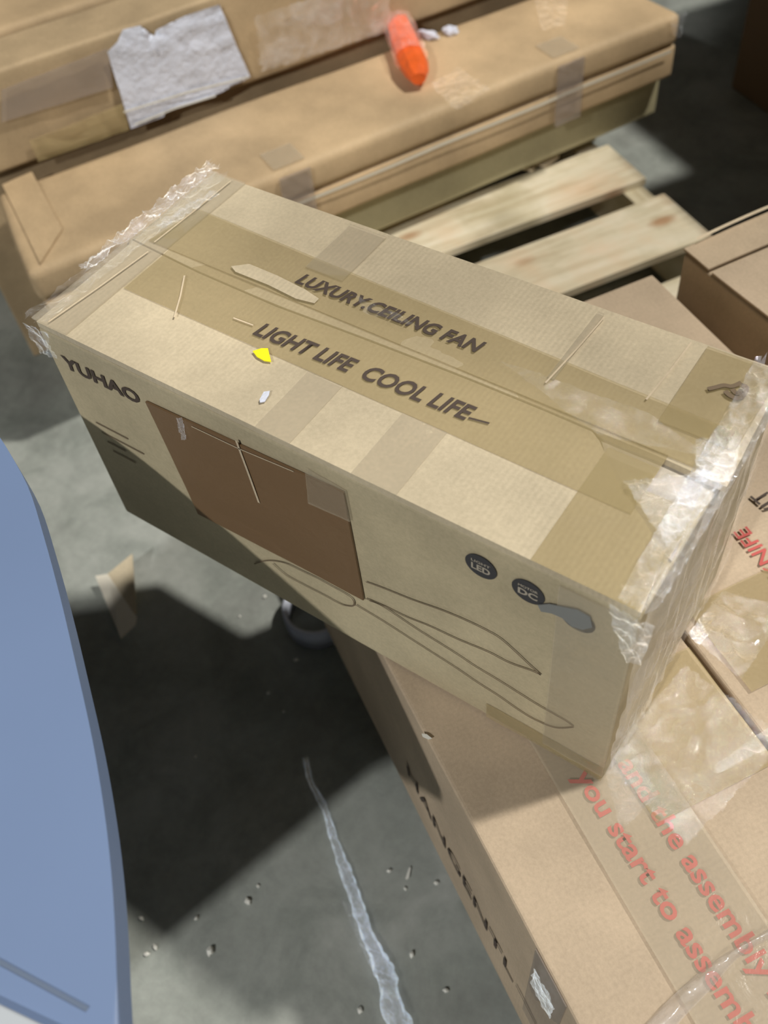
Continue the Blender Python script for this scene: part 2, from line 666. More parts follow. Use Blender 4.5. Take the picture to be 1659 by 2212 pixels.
# clear tape on the left face and film patch
finish('packing_tape', slab([EN(1.02, c_face, -0.005), EN(1.10, c_face, -0.005), EN(1.10, c_face - 0.008, -0.40), EN(1.02, c_face - 0.008, -0.40)], 0.0014, nL, 6, 10, 0.001), M_TAPEP, bA)
finish('tape_wrinkle', sheet([EN(1.03, c_face - 0.003, -0.06), EN(1.085, c_face - 0.003, -0.06), EN(1.085, c_face - 0.004, -0.16), EN(1.03, c_face - 0.004, -0.16)], nL, 16, 16, 0.004, 60, 3), M_FILMD, bA)
# wide tape on the top seams + transverse film strap
finish('packing_tape', slab([EN(0.70, 0.45, ZT), EN(1.7, 0.44, ZT), EN(1.7, 0.60, ZT), EN(0.70, 0.61, ZT)], 0.0018, UP, 20, 6, 0.001), M_TAPE2, bA)
finish('packing_tape', slab([EN(0.73, 0.55, ZT), EN(0.95, 0.55, ZT), EN(0.95, 0.76, ZT), EN(0.73, 0.76, ZT)], 0.0018, UP, 10, 8, 0.002, 30, 4), M_TAPE, bA)
finish('packing_tape', slab([EN(0.665, 0.80, ZT), EN(0.84, 0.80, ZT), EN(0.84, 1.24, ZT), EN(0.665, 1.24, ZT)], 0.0016, UP, 10, 12, 0.002, 30, 6), M_TAPE, bB)

# film strap crossing the near end: from (1380,2212) up to (1659,2040)
strap = [U(1350, 2260, ZT), U(1440, 2165, ZT), U(1500, 2110, ZT), U(1560, 2065, ZT), U(1620, 2030, ZT), U(1700, 1985, ZT)]
strap2 = [U(1440, 2300, ZT), U(1500, 2200, ZT), U(1560, 2140, ZT), U(1610, 2100, ZT), U(1660, 2070, ZT), U(1730, 2025, ZT)]
bm = bmesh.new()
la = smooth_line(strap, 12)
lb = smooth_line(strap2, 12)
rows = []
for i, (p, q) in enumerate(zip(la, lb)):
    r = []
    for j in range(9):
        t = j / 8
        w = abs(noise.noise(Vector((i * 0.22, j * 0.5, 2)))) * 0.006
        r.append(bm.verts.new(p.lerp(q, t * (0.55 + 0.2 * math.sin(i * 0.1))) + UP * (0.003 + 0.010 * math.sin(math.pi * t) + w)))
    rows.append(r)
for i in range(len(rows) - 1):
    for j in range(8):
        bm.faces.new((rows[i][j], rows[i + 1][j], rows[i + 1][j + 1], rows[i][j + 1]))
finish('film_strap', bm, M_FILMS, bA, True)
# crumpled film lying over the two lettered cartons beside the big box
wr = thing('stretch_wrap', 'clear crumpled stretch film lying over the seam of the two lettered boxes', 'plastic film', U(1500, 1560, ZT))
finish('film_skin', sheet([U(1300, 1640, ZT), U(1480, 1440, ZT), U(1700, 1600, ZT), U(1480, 1830, ZT)], UP, 70, 70, 0.0045, 22, 5), M_FILM, wr, True)
finish('film_fold', sheet([U(1300, 1650, ZT), U(1360, 1610, ZT), U(1420, 1720, ZT), U(1340, 1800, ZT)], UP, 60, 60, 0.006, 45, 8), M_FILM, wr, True)
finish('film_fold', sheet([U(1540, 1660, ZT), U(1680, 1560, ZT), U(1700, 1600, ZT), U(1540, 1680, ZT)], UP, 50, 16, 0.008, 30, 12), M_FILMD, wr, True)
wr2 = thing('stretch_wrap', 'clear stretch film bunched over black seam end beside KNIFE box lettering', 'plastic film', U(1540, 1340, ZT))
finish('film_skin', sheet([U(1486, 1372, ZT), U(1560, 1280, ZT), U(1700, 1320, ZT), U(1600, 1470, ZT)], UP, 50, 50, 0.005, 22, 15), M_FILM, wr2, True)
finish('film_fold', sheet([U(1486, 1375, ZT), U(1510, 1340, ZT), U(1530, 1375, ZT), U(1508, 1400, ZT)], UP, 20, 20, 0.006, 50, 18), M_FILMD, wr2, True)

# ------------------------------------------------------------------ open carton at the right
oc = thing('cardboard_box', 'plain kraft box at the right edge whose flaps stand slightly open, above pallet', 'cardboard box', EN(0.4, 1.55, Z_DECK))
zo = 0.05
a = [(0.0 - 0.05), 1.2]
o_l = U(1475, 548, zo)
o_r = U(1659, 693, zo)
o_f = U(1532, 500, zo)
dl = (o_r - o_l).normalized()
df_ = (o_f - o_l).normalized()
df_ = (n2 * 0.9 + df_ * 0.1).normalized()
oL2 = o_l + dl * 0.75
oW = 0.30
top4 = [o_l, oL2, oL2 + df_ * oW, o_l + df_ * oW]
zdrop = Vector((0, 0, (zo - Z_DECK) * S))
finish('carton_body', hexa([p - zdrop for p in top4], top4, 0.005, 12, 0.002, 5, 11), M_PINK2, oc)
# flap rim at the far end standing a little up
rim0, rim1 = o_l + dl * 0.002, o_l + df_ * oW + dl * 0.002
f0, f1, f2, f3 = U(1532, 502, zo, 0.006), U(1700, 440, zo, 0.006), U(1700, 485, zo, 0.012), U(1560, 530, zo, 0.012)
finish('end_flap', slab([o_l + UP * .004, rim1 + UP * .012, rim1 + dl * 0.05 + UP * .004, o_l + dl * 0.05 + UP * .003], 0.004, UP, 8, 4, 0.002, 20, 3), M_PINK2, oc)
finish('flap_edge', ribbon(smooth_line([o_l + UP * .012 + df_ * 0.02, o_l + df_ * 0.12 + UP * .016, rim1 + UP * .016], 6), 0.005, UP, 0.004), M_EDGE, oc, label='pale cut edge')
finish('side_flap', slab([o_l + dl * .055 + df_ * .002, oL2 + df_ * .002, oL2 + df_ * .145, o_l + dl * .055 + df_ * .145], 0.004, UP, 12, 4, 0.002, 10, 5), M_PINK, oc)

# ------------------------------------------------------------------ the long flat cartons (stack of three)
ZL = (-0.09, -0.192, -0.30, -0.455)
LN, RN = Vector((-0.845, 0.470, 0)), Vector((0.085, 2.40, 0))
LB, RB = Vector((-1.208, 0.68, 0)), Vector((-0.28, 2.54, 0))
ud = (RN - LN).normalized()
wd = Vector((-ud.y, ud.x, 0))


def long_carton(z0, z1, label, mat, inset=0.0, seed=0, endin=0.0, bev=0.010):
    ln, rn = LN + wd * inset + ud * endin, RN + wd * inset
    lb, rb = LB + ud * endin, RB
    root = thing('long_carton', label, 'cardboard box', V((ln.x + rb.x) / 2, (ln.y + rb.y) / 2, z0))
    bm = hexa([V(p.x, p.y, z0 + 0.002) for p in (ln, rn, rb, lb)], [V(p.x, p.y, z1 - 0.001) for p in (ln, rn, rb, lb)], bev, 16, 0.003, 4, seed)
    finish('carton_body', bm, mat, root, True)
    return root


lc1 = long_carton(ZL[1], ZL[0], 'long flat kraft carton, topmost of the stack, orange packet lying on it', M_LONG, 0.0, 21, 0.0, 0.016)
lc2 = long_carton(ZL[2], ZL[1], 'long flat kraft carton, middle of the stack, protruding pale lid edge', M_LONG, 0.004, 22, 0.01, 0.008)
lc3 = long_carton(ZL[3], ZL[2], 'greenish long carton, bottom of the stack, resting on the pallet', M_GREEN, 0.055, 23, 0.06, 0.006)
for k_, u_ in enumerate((0.25, 0.6, 0.93)):
    pm = LN.lerp(RN, u_) + wd * 0.2
    q8 = [pm, pm + ud * 0.1, pm + ud * 0.1 + wd * 0.15, pm + wd * 0.15]
    finish('spacer', hexa([V(p.x, p.y, -0.499) for p in q8], [V(p.x, p.y, -0.455) for p in q8], 0.002, 0, 0), M_WOODS, lc3)
nF = -wd
# pale lid edge between the cartons
for (u0, u1) in ((0.02, 0.985),):
    a_ = LN.lerp(RN, u0)
    b_ = LN.lerp(RN, u1)
    pts = [V(a_.lerp(b_, t / 12).x, a_.lerp(b_, t / 12).y, ZL[1] - 0.006 + 0.002 * math.sin(t * 2)) for t in range(13)]
    finish('lid_edge', ribbon(pts, 0.006, nF, 0.0060), M_FOAMB, lc2, label='pale crease edge')


def face_pt(u, z, out=0.0):
    p = LN.lerp(RN, u)
    return V(p.x, p.y, z) + nF * out


# fold at the left end of the top carton
tl = [U(0, 400, ZL[0]), U(75, 372, ZL[0]), U(135, 500, ZL[0]), U(80, 570, ZL[0])]
finish('end_flap', slab([U(6, 402, ZL[0]), U(70, 374, ZL[0]), U(136, 498, ZL[0]), U(88, 572, ZL[0])], 0.003, UP, 8, 8, 0.002, 20), M_LONG, lc1)
# clear packing tape straps over the edge
for u, w in ((0.36, 0.045), (0.80, 0.045), (0.44, 0.0)):
    if w == 0:
        continue
    a0, a1 = u - w / 2, u + w / 2
    finish('packing_tape', slab([face_pt(a0, ZL[0] - .012), face_pt(a1, ZL[0] - .012), face_pt(a1, ZL[2] + .004), face_pt(a0, ZL[2] + .004)], 0.006, nF, 6, 10, 0.003, 40, u), M_TAPEP, lc1)
    p0_, p1_ = LN.lerp(RN, a0), LN.lerp(RN, a1)
    q = [V(p0_.x, p0_.y, ZL[0]), V(p1_.x, p1_.y, ZL[0])]
    finish('packing_tape', slab([q[0] + wd * .012, q[1] + wd * .012, q[1] + wd * .07, q[0] + wd * .07], 0.003, UP, 6, 6, 0.002, 40, u + 3), M_TAPE2, lc1)
finish('stretch_film', sheet([U(930, 190, ZL[0]), U(990, 150, ZL[0]), U(1060, 200, ZL[0]), U(985, 245, ZL[0])], UP, 40, 40, 0.007, 45, 31), M_FILM, lc1, True)
finish('stretch_film', sheet([U(1150, -10, ZL[0]), U(1230, -10, ZL[0]), U(1220, 60, ZL[0]), U(1170, 75, ZL[0])], UP, 40, 40, 0.007, 45, 33), M_FILM, lc1, True)
finish('stretch_film', sheet([face_pt(0.975, ZL[0] + .004), face_pt(1.005, ZL[0] + .004), face_pt(1.002, -0.17), face_pt(0.985, -0.15)], nF, 24, 24, 0.006, 60, 35), M_FILMD, lc1, True)

# ------------------------------------------------------------------ cartons behind (the one with the white label)
pb_l, pb_r = Vector((-1.245, 0.712, 0)), Vector((-0.30, 2.62, 0))
ub = (pb_r - pb_l).normalized()
wb = Vector((-ub.y, ub.x, 0))
ZP = 0.20
l0 = pb_l - ub * 0.12
wdt = 0.184
t4 = [l0, pb_r, pb_r + wb * wdt, l0 + wb * wdt]
pk = thing('cardboard_box', 'brown kraft carton at the top left with torn white paper label', 'cardboard box', V(-0.95, 1.8, -0.072))
finish('carton_body', hexa([V(p.x, p.y, -0.072) for p in t4], [V(p.x, p.y, ZP) for p in t4], 0.007, 16, 0.003, 4, 41), M_LONG2, pk, True)
pu = thing('cardboard_box', 'brown carton hidden in the gap beneath the white labelled carton', 'cardboard box', V(-0.95, 1.8, -0.73))
t4u = [l0 + wb * 0.035, pb_r + wb * 0.035, pb_r + wb * wdt, l0 + wb * wdt]
finish('carton_body', hexa([V(p.x, p.y, -0.729) for p in t4u], [V(p.x, p.y, -0.074) for p in t4u], 0.004, 8, 0.0, 4, 42), M_LONG2, pu)


def wall_pt(px, py, out=0.0):
    nb = -wb
    return UF(px, py, out, nb, pb_l.dot(nb))


# torn label: a grid clipped to its outline
nb = -wb
lab = [(228, 107), (250, 85), (262, 60), (300, 52), (305, 73), (330, 75), (343, 140), (333, 60), (398, 40), (402, 28), (470, 5), (500, 78), (537, 163), (462, 190), (455, 205), (400, 220), (355, 235), (350, 248), (280, 275)]
bm = bmesh.new()
base = [wall_pt(x, y, 0.0) for x, y in lab]
vs = [bm.verts.new(p) for p in base]
f = bm.faces.new(vs)
bmesh.ops.triangulate(bm, faces=[f])
for _ in range(3):
    bmesh.ops.subdivide_edges(bm, edges=[e for e in bm.edges if e.calc_length() > 0.008], cuts=1)
    bmesh.ops.triangulate(bm, faces=bm.faces[:])
for v in bm.verts:
    w = noise.noise(Vector((v.co.x * 30, v.co.y * 8, v.co.z * 55)))
    v.co += nb * (0.009 + 0.0045 * w)
finish('paper_label', bm, M_PAPER, pk, True, label='crumpled torn white paper label')
for (a_, b_) in (((285, 262), (460, 200)), ((262, 235), (530, 160))):
    finish('tape_crease', ribbon([wall_pt(*a_, .0125), wall_pt((a_[0] + b_[0]) / 2, (a_[1] + b_[1]) / 2 - 4, .0125), wall_pt(*b_, .0125)], 0.003, nb, 0.001), M_FOAM, pk)
finish('packing_tape', slab([wall_pt(0, 190, .006), wall_pt(230, 100, .006), wall_pt(240, 185, .006), wall_pt(0, 260, .006)], 0.002, nb, 16, 6, 0.004, 15, 3), M_TAPEP, pk)
finish('packing_tape', slab([wall_pt(60, 300, .006), wall_pt(262, 220, .006), wall_pt(275, 275, .006), wall_pt(80, 345, .006)], 0.002, nb, 16, 6, 0.005, 25, 7), M_TAPE, pk)
finish('stretch_film', sheet([wall_pt(545, 30, .008), wall_pt(830, -60, .008), wall_pt(840, 60, .008), wall_pt(560, 150, .008)], nb, 50, 40, 0.005, 14, 9), M_FILMS, pk, True)

p3 = thing('cardboard_box', 'pale kraft carton at the extreme top left, past dark gap', 'cardboard box', V(-1.75, 1.5, -0.73))
l3 = l0 + wb * (wdt + 0.042)
r3 = pb_r + wb * (wdt + 0.042)
t4 = [l3, r3, r3 + wb * 0.35, l3 + wb * 0.35]
finish('carton_body', hexa([V(p.x, p.y, -0.729) for p in t4], [V(p.x, p.y, ZP) for p in t4], 0.012, 10, 0.003, 4, 43), M_LONG, p3, True)

# dim stack in the dark at the upper right
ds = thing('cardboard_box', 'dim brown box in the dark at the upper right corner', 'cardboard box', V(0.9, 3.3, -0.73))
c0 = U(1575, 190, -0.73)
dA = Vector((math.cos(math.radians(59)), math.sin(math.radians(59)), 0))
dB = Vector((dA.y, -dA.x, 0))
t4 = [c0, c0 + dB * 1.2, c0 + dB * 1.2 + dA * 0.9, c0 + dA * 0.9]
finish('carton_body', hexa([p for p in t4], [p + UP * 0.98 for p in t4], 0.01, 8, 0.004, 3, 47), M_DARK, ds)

shade_box = thing('cardboard_box', 'tall brown box added beyond the right frame edge to shade the floor', 'cardboard box', V(1.0, 2.5, -0.73))  # added unseen box, keeps the back lamp off the floor beside the pallet
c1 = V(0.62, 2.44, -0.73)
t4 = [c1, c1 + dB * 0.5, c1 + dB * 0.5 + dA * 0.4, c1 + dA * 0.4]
finish('carton_body', hexa([p for p in t4], [p + UP * 1.04 for p in t4], 0.01, 8, 0.004, 3, 48), M_DARK, shade_box)

# torn cardboard piece wedged on the pallet by the stack
tp = thing('cardboard_scrap', 'torn cardboard strip on the pallet beneath the long carton stack', 'cardboard piece', U(1120, 365, Z_DECK))
pts = [(1040, 385), (1075, 372), (1130, 362), (1175, 348), (1208, 336), (1207, 345), (1180, 362), (1160, 360), (1150, 375), (1120, 370), (1085, 385), (1050, 392)]
finish('torn_strip', poly_slab([U(x, y, Z_DECK, 0.008 + 0.003 * math.sin(x)) for x, y in pts], 0.005), M_EDGE, tp)

# ------------------------------------------------------------------ big ceiling-fan carton
mb = thing('cardboard_box', 'large yellowish kraft carton in the middle, lettered LUXURY CEILING FAN', 'cardboard box', V(0.5, W / 2, 0))
ZF = H
z_in = H - 0.0125
bot = [V(-0.002, 0.0, 0.001), V(1.0, 0.0, 0.001), V(1.0, W, 0.001), V(0, W, 0.001)]
top = [V(0.004, 0, z_in), V(1.0, 0, z_in), V(1.0, W, z_in), V(0, W, z_in)]
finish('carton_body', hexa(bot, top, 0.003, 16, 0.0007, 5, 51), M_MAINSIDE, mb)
seam_px = [(285, 515), (420, 582), (600, 660), (780, 727), (1000, 812), (1180, 885), (1290, 932), (1420, 985), (1522, 1031)]
seam = [U(x, y, ZF) for x, y in seam_px]


def flap_mesh(edge, outer, t, bowl):
    """flap between the seam polyline and the outer long edge"""
    bm = bmesh.new()
    nu, nv = len(edge) - 1, 10
    g = []
    for i in range(nu + 1):
        r = []
        for j in range(nv + 1):
            p = edge[i].lerp(outer[i], j / nv)
            p = p + UP * (noise.noise(p * 7) * 0.0005 + bowl * (1 - j / nv))
            r.append(bm.verts.new(p))
        g.append(r)
    fs = []
    for i in range(nu):
        for j in range(nv):
            fs.append(bm.faces.new((g[i][j], g[i + 1][j], g[i + 1][j + 1], g[i][j + 1])))
    r = bmesh.ops.extrude_face_region(bm, geom=fs)
    for v in [e for e in r['geom'] if isinstance(e, bmesh.types.BMVert)]:
        v.co.z -= t
    return bm


def resample(line, m):
    out = []
    for i in range(m):
        t = i / (m - 1) * (len(line) - 1)
        k = min(int(t), len(line) - 2)
        out.append(line[k].lerp(line[k + 1], t - k))
    return out


farE = resample([U(262, 522, ZF)] + seam + [U(1570, 1052, ZF)], 40)
farO = [V(0.0, W, H).lerp(V(1.0, W + 0.004, H), i / 39) for i in range(40)]
far_edge_fix = [Vector((max(0.0, p.x), p.y, p.z)) for p in farE]
finish('top_flap', flap_mesh(far_edge_fix, farO, 0.0070, 0.0004), M_MAIN, mb)
nearE = resample([V(0.004, seam[0].y / S, ZF)] + seam[:7] + [U(1340, 1042, ZF), U(1440, 1188, ZF)], 40)
nearE = [p + Vector((0, -0.0020, 0.0)) for p in nearE]
nearO = [V(0.006, 0.002, H).lerp(V(1.0, 0.0, H), (i / 39) ** 1.0) for i in range(40)]
finish('top_flap', flap_mesh(nearE, nearO, 0.0070, 0.0), M_MAIN, mb)
# inner flap seen at the right end through the gap
finish('inner_flap', slab([U(1290, 925, H - 0.0115), U(1530, 1025, H - 0.0115), U(1450, 1215, H - 0.0115), U(1330, 1060, H - 0.0115)], 0.001, UP, 4, 4), M_INNER, mb, label='pale inner flap')


def T(px, py, l=0.0):
    return U(px, py, ZF, l)


# tapes on the top
def yline(y0, x0, x1, y1=None):
    return


finish('seam_tape', slab([V(0.075, 0.125, H), V(0.93, 0.118, H), V(0.93, 0.225, H), V(0.075, 0.232, H)], 0.0012, UP, 40, 6, 0.0008, 18, 1), M_TAPE, mb)
finish('seam_tape', slab([V(0.03, 0.232, H), V(0.985, 0.222, H), V(0.985, 0.300, H), V(0.05, 0.335, H)], 0.0022, UP, 40, 6, 0.0010, 18, 2), M_TAPE, mb)
for k, (x0, x1, y0, y1, m) in enumerate(((-0.003, 0.072, 0.002, W, M_TAPE2), (0.60, 0.67, 0.0, 0.12, M_TAPE2), (0.44, 0.50, 0.0, 0.12, M_TAPE2), (0.86, 0.93, 0.0, 0.20, M_TAPE),
                                         (0.895, 0.997, 0.27, W - .003, M_TAPE), (0.735, 0.745, 0.27, W - .01, M_TAPE2), (0.30, 0.37, 0.30, W - .01, M_TAPE2), (0.93, 0.995, 0.0, 0.16, M_TAPE))):
    finish('cross_tape', slab([V(x0, y0, H), V(x1, y0, H), V(x1, y1, H), V(x0, y1, H)], 0.0024 if y0 > .2 or k == 0 else 0.0008, UP, 6, 14, 0.0006, 30, k), m, mb)
# raised creases where tape ends fold over
for a_, b_, m in (((107, 700), (322, 548), M_EDGE), ((335, 528), (500, 395), M_EDGE), ((1305, 690), (1178, 832), M_EDGE), ((1492, 745), (1395, 868), M_EDGE), ((400, 600), (378, 690), M_EDGE)):
    finish('tape_crease', ribbon([T(*a_), T((a_[0] + b_[0]) / 2 + 2, (a_[1] + b_[1]) / 2), T(*b_)], 0.0016, UP, 0.0028), m, mb)
# worn pale scrape beside the seam
sp = [T(500, 580), T(540, 575), T(600, 600), T(660, 630), T(690, 650), T(680, 660), T(640, 650), T(580, 620), T(510, 592)]
finish('scraped_patch', poly_slab([p + UP * 0.0028 for p in sp], 0.0004), M_MAIN, mb, label='pale scraped patch')

# lettering on the top
text_mesh('title_lettering', 'LUXURY.CEILING FAN', T(637, 614), T(1034, 768), 0.0150, UP, M_INK, mb, shear=0.25, bold=0.032, lift=0.0028)
text_mesh('slogan_lettering', 'LIGHT LIFE  COOL LIFE', T(546, 724), T(1010, 913), 0.0175, UP, M_INK, mb, shear=0.22, bold=0.024, lift=0.0020)
finish('printed_dash', ribbon([T(1012, 906), T(1057, 918)], 0.0018, UP, 0.0020), M_INK, mb)
finish('printed_dash', ribbon([T(505, 690), T(548, 706)], 0.0014, UP, 0.0020), M_EDGE, mb)
# torn black smudge at the right
for pts in ([(1528, 846), (1545, 842), (1562, 838), (1580, 840), (1600, 832)], [(1565, 850), (1575, 860), (1592, 866), (1606, 858), (1610, 842), (1600, 838)], [(1580, 846), (1590, 856), (1600, 850)]):
    finish('ink_smudge', ribbon(smooth_line([T(*q) for q in pts], 4), 0.0042, UP, 0.0032), M_INKF, mb)

# front face
FN = Vector((0, -1, 0))
fo = 0.0010


def Fp(px, py, out=fo):
    return UF(px, py, out)


text_mesh('brand_lettering', 'YUHAO', V(0.034, -0.0, 0.402), V(0.200, -0.0, 0.402), 0.0175, FN, M_INK, mb, shear=0.1, bold=0.035, lift=fo)
for k in range(4):
    z = 0.28 - 0.022 * k
    finish('fine_print', ribbon([V(0.045 + 0.004 * k, 0, z), V(0.12 + 0.03 * math.sin(k * 2), 0, z)], 0.0022, FN, fo), M_INKF, mb)
x0, x1 = 0.196, 0.520
finish('brown_patch', slab([Fp(318, 864, 0), Fp(745, 1060, 0), Fp(789, 1292, 0), Fp(432, 1106, 0)], 0.0026, FN, 20, 12, 0.0012, 12, 5), M_PATCH, mb, label='brown paper patch')
finish('packing_tape', slab([Fp(665, 1010, 0), Fp(750, 1058, 0), Fp(762, 1120, 0), Fp(672, 1080, 0)], 0.0042, FN, 8, 8, 0.001, 40, 5), M_TAPE2, mb)
finish('tape_crease', ribbon([Fp(516, 945, .003), Fp(540, 1010, .003), Fp(565, 1080, .003)], 0.0026, FN, 0.001), M_EDGE, mb)
finish('tape_crease', ribbon([Fp(420, 915, .003), Fp(520, 962, .003), Fp(640, 1012, .003)], 0.0012, FN, 0.001), M_EDGE, mb)
finish('film_glint', sheet([Fp(388, 895, .003), Fp(400, 895, .003), Fp(412, 940, .003), Fp(400, 942, .003)], FN, 10, 16, 0.003, 90, 5), M_FILMD, mb)

def line_drawing(px, w=0.0017):
    finish('printed_blade_outline', ribbon(smooth_line([Fp(*q) for q in px], 5), w, FN, 0.0006), M_INKF, mb)


line_drawing([(792, 1254), (830, 1268), (890, 1292), (955, 1315), (1010, 1338), (1055, 1360), (1082, 1376), (1110, 1400), (1145, 1433), (1170, 1455)])
line_drawing([(792, 1290), (830, 1306), (880, 1330), (930, 1350), (990, 1378), (1055, 1405), (1100, 1428), (1150, 1446), (1170, 1455)])
line_drawing([(800, 1295), (830, 1308), (900, 1355), (980, 1405), (1030, 1438), (1080, 1468), (1160, 1518), (1220, 1552), (1240, 1566)])
line_drawing([(770, 1304), (830, 1340), (900, 1385), (980, 1436), (1030, 1470), (1080, 1502), (1120, 1530), (1155, 1551), (1200, 1569), (1240, 1568)])
line_drawing([(551, 1216), (570, 1210), (591, 1209), (620, 1215), (654, 1231), (690, 1248), (717, 1263), (745, 1278), (762, 1290), (767, 1302), (760, 1307), (737, 1302), (701, 1283), (660, 1262), (620, 1240), (591, 1215)])
# round badges
for k, (bx, t1, t2) in enumerate(((0.793, 'LIGHT', 'LED'), (0.860, 'MOTOR', 'DC'), (0.928, None, None))):
    c = V(bx, 0, 0.4195 - 0.004 * k - (0.004 if k == 2 else 0))
    bd = finish('printed_badge', disc(c, FN, 0.0142, fo), M_CIRC, mb, label='dark round printed badge' + (' reading LED' if k == 0 else ' reading DC' if k == 1 else ' half covered'))
    if t1:
        text_mesh('badge_lettering', t1, c + Vector((-0.0085, 0, 0.0035)), c + Vector((0.0085, 0, 0.0035)), 0.0032, FN, M_PALEINK, bd, lift=fo + 0.0004)
        text_mesh('badge_lettering', t2, c + Vector((-0.0085, 0, -0.0062)), c + Vector((0.0085, 0, -0.0062)), 0.0078, FN, M_PALEINK, bd, lift=fo + 0.0004, bold=0.03)
gp = [(1165, 1302), (1188, 1300), (1218, 1306), (1250, 1312), (1278, 1328), (1283, 1350), (1262, 1355), (1238, 1348), (1218, 1330), (1195, 1320), (1172, 1316)]
finish('grey_tape', poly_slab([Fp(x, y, fo + 0.0016) for x, y in gp], 0.001, (0, 1, 0)), M_GREYTAPE, mb, label='torn grey tape')
finish('packing_tape', slab([V(0.90, 0, 0.02), V(1.0, 0, 0.02), V(1.0, 0, H - .02), V(0.90, 0, H - .02)], 0.0018, FN, 8, 16, 0.0016, 30, 9), M_TAPE2, mb)
finish('packing_tape', slab([V(0.80, 0, 0.003), V(1.0, 0, 0.003), V(1.0, 0, 0.045), V(0.80, 0, 0.045)], 0.0014, FN, 8, 6, 0.0014, 30, 10), M_TAPE, mb)

# stretch film pulled over both ends
RNm = Vector((1, 0, 0))
finish('stretch_film', sheet([V(1.0, 0.0, H), V(1.0, W, H), V(1.0, W, 0.01), V(1.0, 0.0, 0.01)], RNm, 60, 60, 0.005, 20, 61, stretch=(9, 2.2), edge=False), M_FILMS, mb, True)
finish('stretch_film', sheet([V(0.97, 0.0, H), V(1.015, 0.0, H), V(1.015, W, H), V(0.96, W, H)], UP, 24, 90, 0.008, 45, 63), M_FILMD, mb, True)
finish('stretch_film', sheet([T(1345, 1045), T(1530, 1025), T(1560, 1060), T(1440, 1190)], UP, 40, 40, 0.006, 40, 65), M_FILMD, mb, True)
finish('stretch_film', sheet([T(1500, 960), T(1600, 950), T(1580, 1050), T(1500, 1050)], UP, 40, 40, 0.008, 45, 66), M_FILMD, mb, True)
finish('corner_film', sheet([V(0.965, -0.004, H + .003), V(1.02, -0.004, H + .003), V(1.016, -0.004, H - .09), V(0.995, -0.004, H - .09)], FN, 24, 40, 0.006, 60, 67), M_FILMD, mb, True)
finish('stretch_film', sheet([V(-0.012, 0.0, H), V(0.03, 0.0, H), V(0.035, W, H), V(-0.018, W, H)], UP, 24, 90, 0.0055, 45, 69), M_FILM, mb, True)
finish('stretch_film', sheet([V(-0.016, 0.12, H + .004), V(0.006, 0.12, H + .004), V(0.012, W + .008, H + .004), V(-0.018, W + .008, H + .004)], UP, 16, 110, 0.008, 60, 71), M_FILMD, mb, True)
finish('stretch_film', sheet([V(0.02, 0.26, H + .004), V(0.045, 0.26, H + .004), V(0.06, 0.38, H + .004), V(0.045, 0.38, H + .004)], UP, 12, 40, 0.006, 60, 73), M_FILMD, mb, True)
finish('corner_film', sheet([V(-0.012, -0.003, H), V(0.04, -0.003, H), V(0.035, -0.003, H - 0.055), V(-0.008, -0.003, H - 0.06)], FN, 24, 30, 0.005, 60, 74), M_FILM, mb, True)
finish('stretch_film', sheet([T(1080, 790, .004), T(1400, 905, .004), T(1540, 1000, .004), T(1290, 950, .004)], UP, 60, 30, 0.003, 30, 75), M_FILM, mb, True)
finish('stretch_film', sheet([T(770, 655, .005), T(860, 690, .005), T(900, 720, .005), T(790, 690, .005)], UP, 30, 14, 0.004, 60, 77), M_FILM, mb, True)

# paper bits on the big box
yp = [(547, 763), (566, 757), (580, 757), (587, 786), (572, 784), (556, 775)]
tag(finish('paper_scrap', poly_slab([T(x, y, 0.0028) - T(568, 770) for x, y in yp], 0.0009), M_YELLOW, None), 'small bright yellow paper scrap on top of the ceiling fan box', 'paper scrap').location = T(568, 770)
wp = [(562, 868), (571, 851), (584, 849), (582, 858), (573, 872), (563, 874)]
tag(finish('paper_scrap', poly_slab([T(x, y, 0.0028) - T(572, 861) for x, y in wp], 0.0009), M_PAPER, None), 'tiny white paper scrap on top of the ceiling fan box', 'paper scrap').location = T(572, 861)
tag(finish('paper_scrap', poly_slab([U(x, y, ZT, 0.0014) - U(918, 1592, ZT) for x, y in ((911, 1586), (922, 1587), (933, 1596), (926, 1598), (913, 1592))], 0.001), M_FOAM, None), 'tiny white flake on the edge of the lettered box in shadow', 'paper scrap').location = U(918, 1592, ZT)

# ------------------------------------------------------------------ orange packet and paper bits on the long carton
zt = ZL[0]
oc_c = U(878, 120, zt, 0.02)
d_ax = (U(905, 190, zt) - U(850, 40, zt)).normalized()
rot = Matrix((d_ax, UP.cross(d_ax), UP)).transposed()
op = thing('orange_packet', 'crumpled orange packet wrapped in clear plastic on the long carton', 'packet', U(878, 120, zt))
bm = bmesh.new()
rings = []
Lp = (U(905, 188, zt) - U(858, 40, zt)).length
prof = [(-0.60, 0.25), (-0.5, 0.55), (-0.3, 0.8), (-0.1, 0.95), (0.1, 1.0), (0.3, 1.0), (0.42, 0.9), (0.5, 0.55)]
for t, r in prof:
    ring = []
    for k in range(9):
        a_ = 2 * math.pi * k / 9
        rr = r * 0.026 * (1 + 0.22 * noise.noise(Vector((t * 5, math.cos(a_) * 2, math.sin(a_) * 2))))
        ring.append(bm.verts.new(oc_c + rot @ Vector((t * Lp, math.cos(a_) * rr, math.sin(a_) * rr * 0.75 + 0.004))))
    rings.append(ring)
for i in range(len(rings) - 1):
    for k in range(9):
        bm.faces.new((rings[i][k], rings[i][(k + 1) % 9], rings[i + 1][(k + 1) % 9], rings[i + 1][k]))
bm.faces.new(rings[0])
bm.faces.new(list(reversed(rings[-1])))
finish('packet_body', bm, M_ORANGE, op)
bm = bmesh.new()
rings = []
